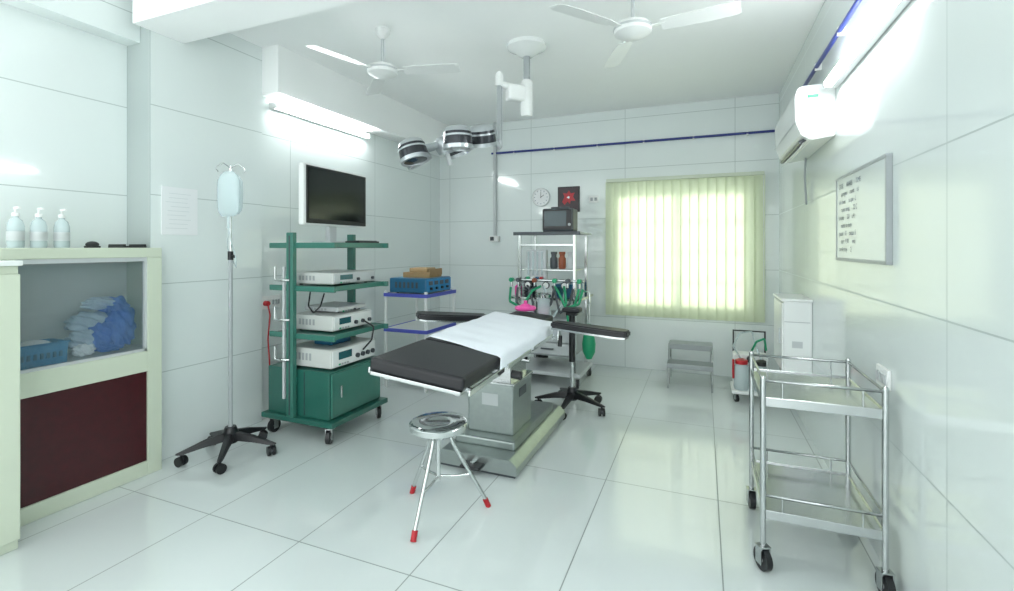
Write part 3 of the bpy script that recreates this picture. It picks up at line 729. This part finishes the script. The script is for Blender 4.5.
# ------------------------------------------------------------ suction unit
su = E('suction_machine', (.42, 5.12, 0))
for i, (x, y) in enumerate([(-.13, -.14), (.13, -.14), (.13, .14), (-.13, .14)]): caster(su, i+1, x, y, .035, .08, M_black, .5)
bx(su, 'base', -.17, .17, -.18, .18, .08, .11, M_white, .01)
bx(su, 'pump_case', -.15, .15, 0, .17, .11, .42, M_white, .015)
for k, x in enumerate((-.085, .085)):
    lathe(su, f'jar_{k}', [(0, .11), (.06, .11), (.065, .13), (.065, .32), (.045, .35), (0, .35)], M_bag, loc=(x, -.09, 0))
    lathe(su, f'jar_lid_{k}', [(0, .35), (.055, .35), (.055, .385), (.02, .40), (0, .40)], [M_red, M_black][k], loc=(x, -.09, 0))
cyl(su, 'gauge', (0, 0, .38), (0, -.03, .38), .035, M_black)
tube(su, 'handle', [(-.14, .17, .11), (-.14, .17, .62), (.14, .17, .62), (.14, .17, .11)], .010, M_black, False)
tube(su, 'hose', [(-.085, -.09, .39), (-.16, -.16, .52), (-.10, -.10, .64), (.02, .1, .63), (.05, .05, .5), (.085, -.09, .39)], .008, M_bag)
tube(su, 'green_hose', [(.0, .05, .42), (.05, .0, .55), (.12, .02, .58), (.14, .08, .46)], .010, M_gbag)
box(su, 'red_grip', (-.155, -.11, .30), (.02, .03, .18), M_red, .006)

# ------------------------------------------------------------ stainless trolley
tt = E('instrument_trolley', (.475, 2.71, 0))
hx, hy = .225, .275
for i, (x, y) in enumerate([(-hx, -hy), (hx, -hy), (hx, hy), (-hx, hy)]):
    cyl(tt, f'post_{i+1}', (x, y, .11), (x, y, .86), .0125, M_steel)
    sph(tt, f'post_cap_{i+1}', (x, y, .86), .013, M_steel)
    caster(tt, i+1, x, y, .05, .13, M_black, [.5, .2, .9, .1][i])
for n_, z in (('upper', .765), ('lower', .26)):
    bx(tt, f'{n_}_shelf', -hx, hx, -hy, hy, z-.006, z+.004, M_steel, .002)
    for s in (-1, 1):
        bx(tt, f'{n_}_lip_long', -hx, hx, s*hy-.004, s*hy+.004, z-.03, z+.012, M_steel, .002)
        bx(tt, f'{n_}_lip_side', s*hx-.004, s*hx+.004, -hy, hy, z-.03, z+.012, M_steel, .002)
    for dz in (.085,) if n_ == 'upper' else (.075,):
        tube(tt, f'{n_}_guard_rail', [(-hx, -hy, z+dz), (hx, -hy, z+dz), (hx, hy, z+dz), (-hx, hy, z+dz)], .007, M_steel, False, True)
    for s in (-1, 1):
        for k in (-.33, 0.33): cyl(tt, f'{n_}_baluster', (k*hx*2, s*hy, z), (k*hx*2, s*hy, z+.08), .004, M_steel, seg=10)

# ------------------------------------------------------------ lights & world
wd = bpy.data.worlds.new('world'); S.world = wd; wd.use_nodes = True
bg = wd.node_tree.nodes['Background']; bg.inputs[0].default_value = (0.94, 1.0, 1.0, 1); bg.inputs[1].default_value = 1.5
sn = bpy.data.lights.new('sun', 'SUN'); sn.energy = 3.2; sn.angle = 0.35; sn.color = (1, .99, .92)
so_ = bpy.data.objects.new('sun', sn); COL.objects.link(so_)
so_.rotation_euler = Vector((-.12, -.9, -.22)).to_track_quat('-Z', 'Y').to_euler()

# ------------------------------------------------------------ camera
cam = bpy.data.cameras.new('camera'); co = bpy.data.objects.new('camera', cam); COL.objects.link(co)
cam.sensor_width = 36; cam.lens = 480/1014*36
cam.shift_y = -(295.5-247)/1014
cam.clip_start = .02
co.location = (0, 0, 1.45); co.rotation_euler = (math.radians(90), 0, math.atan(196/480))
S.camera = co
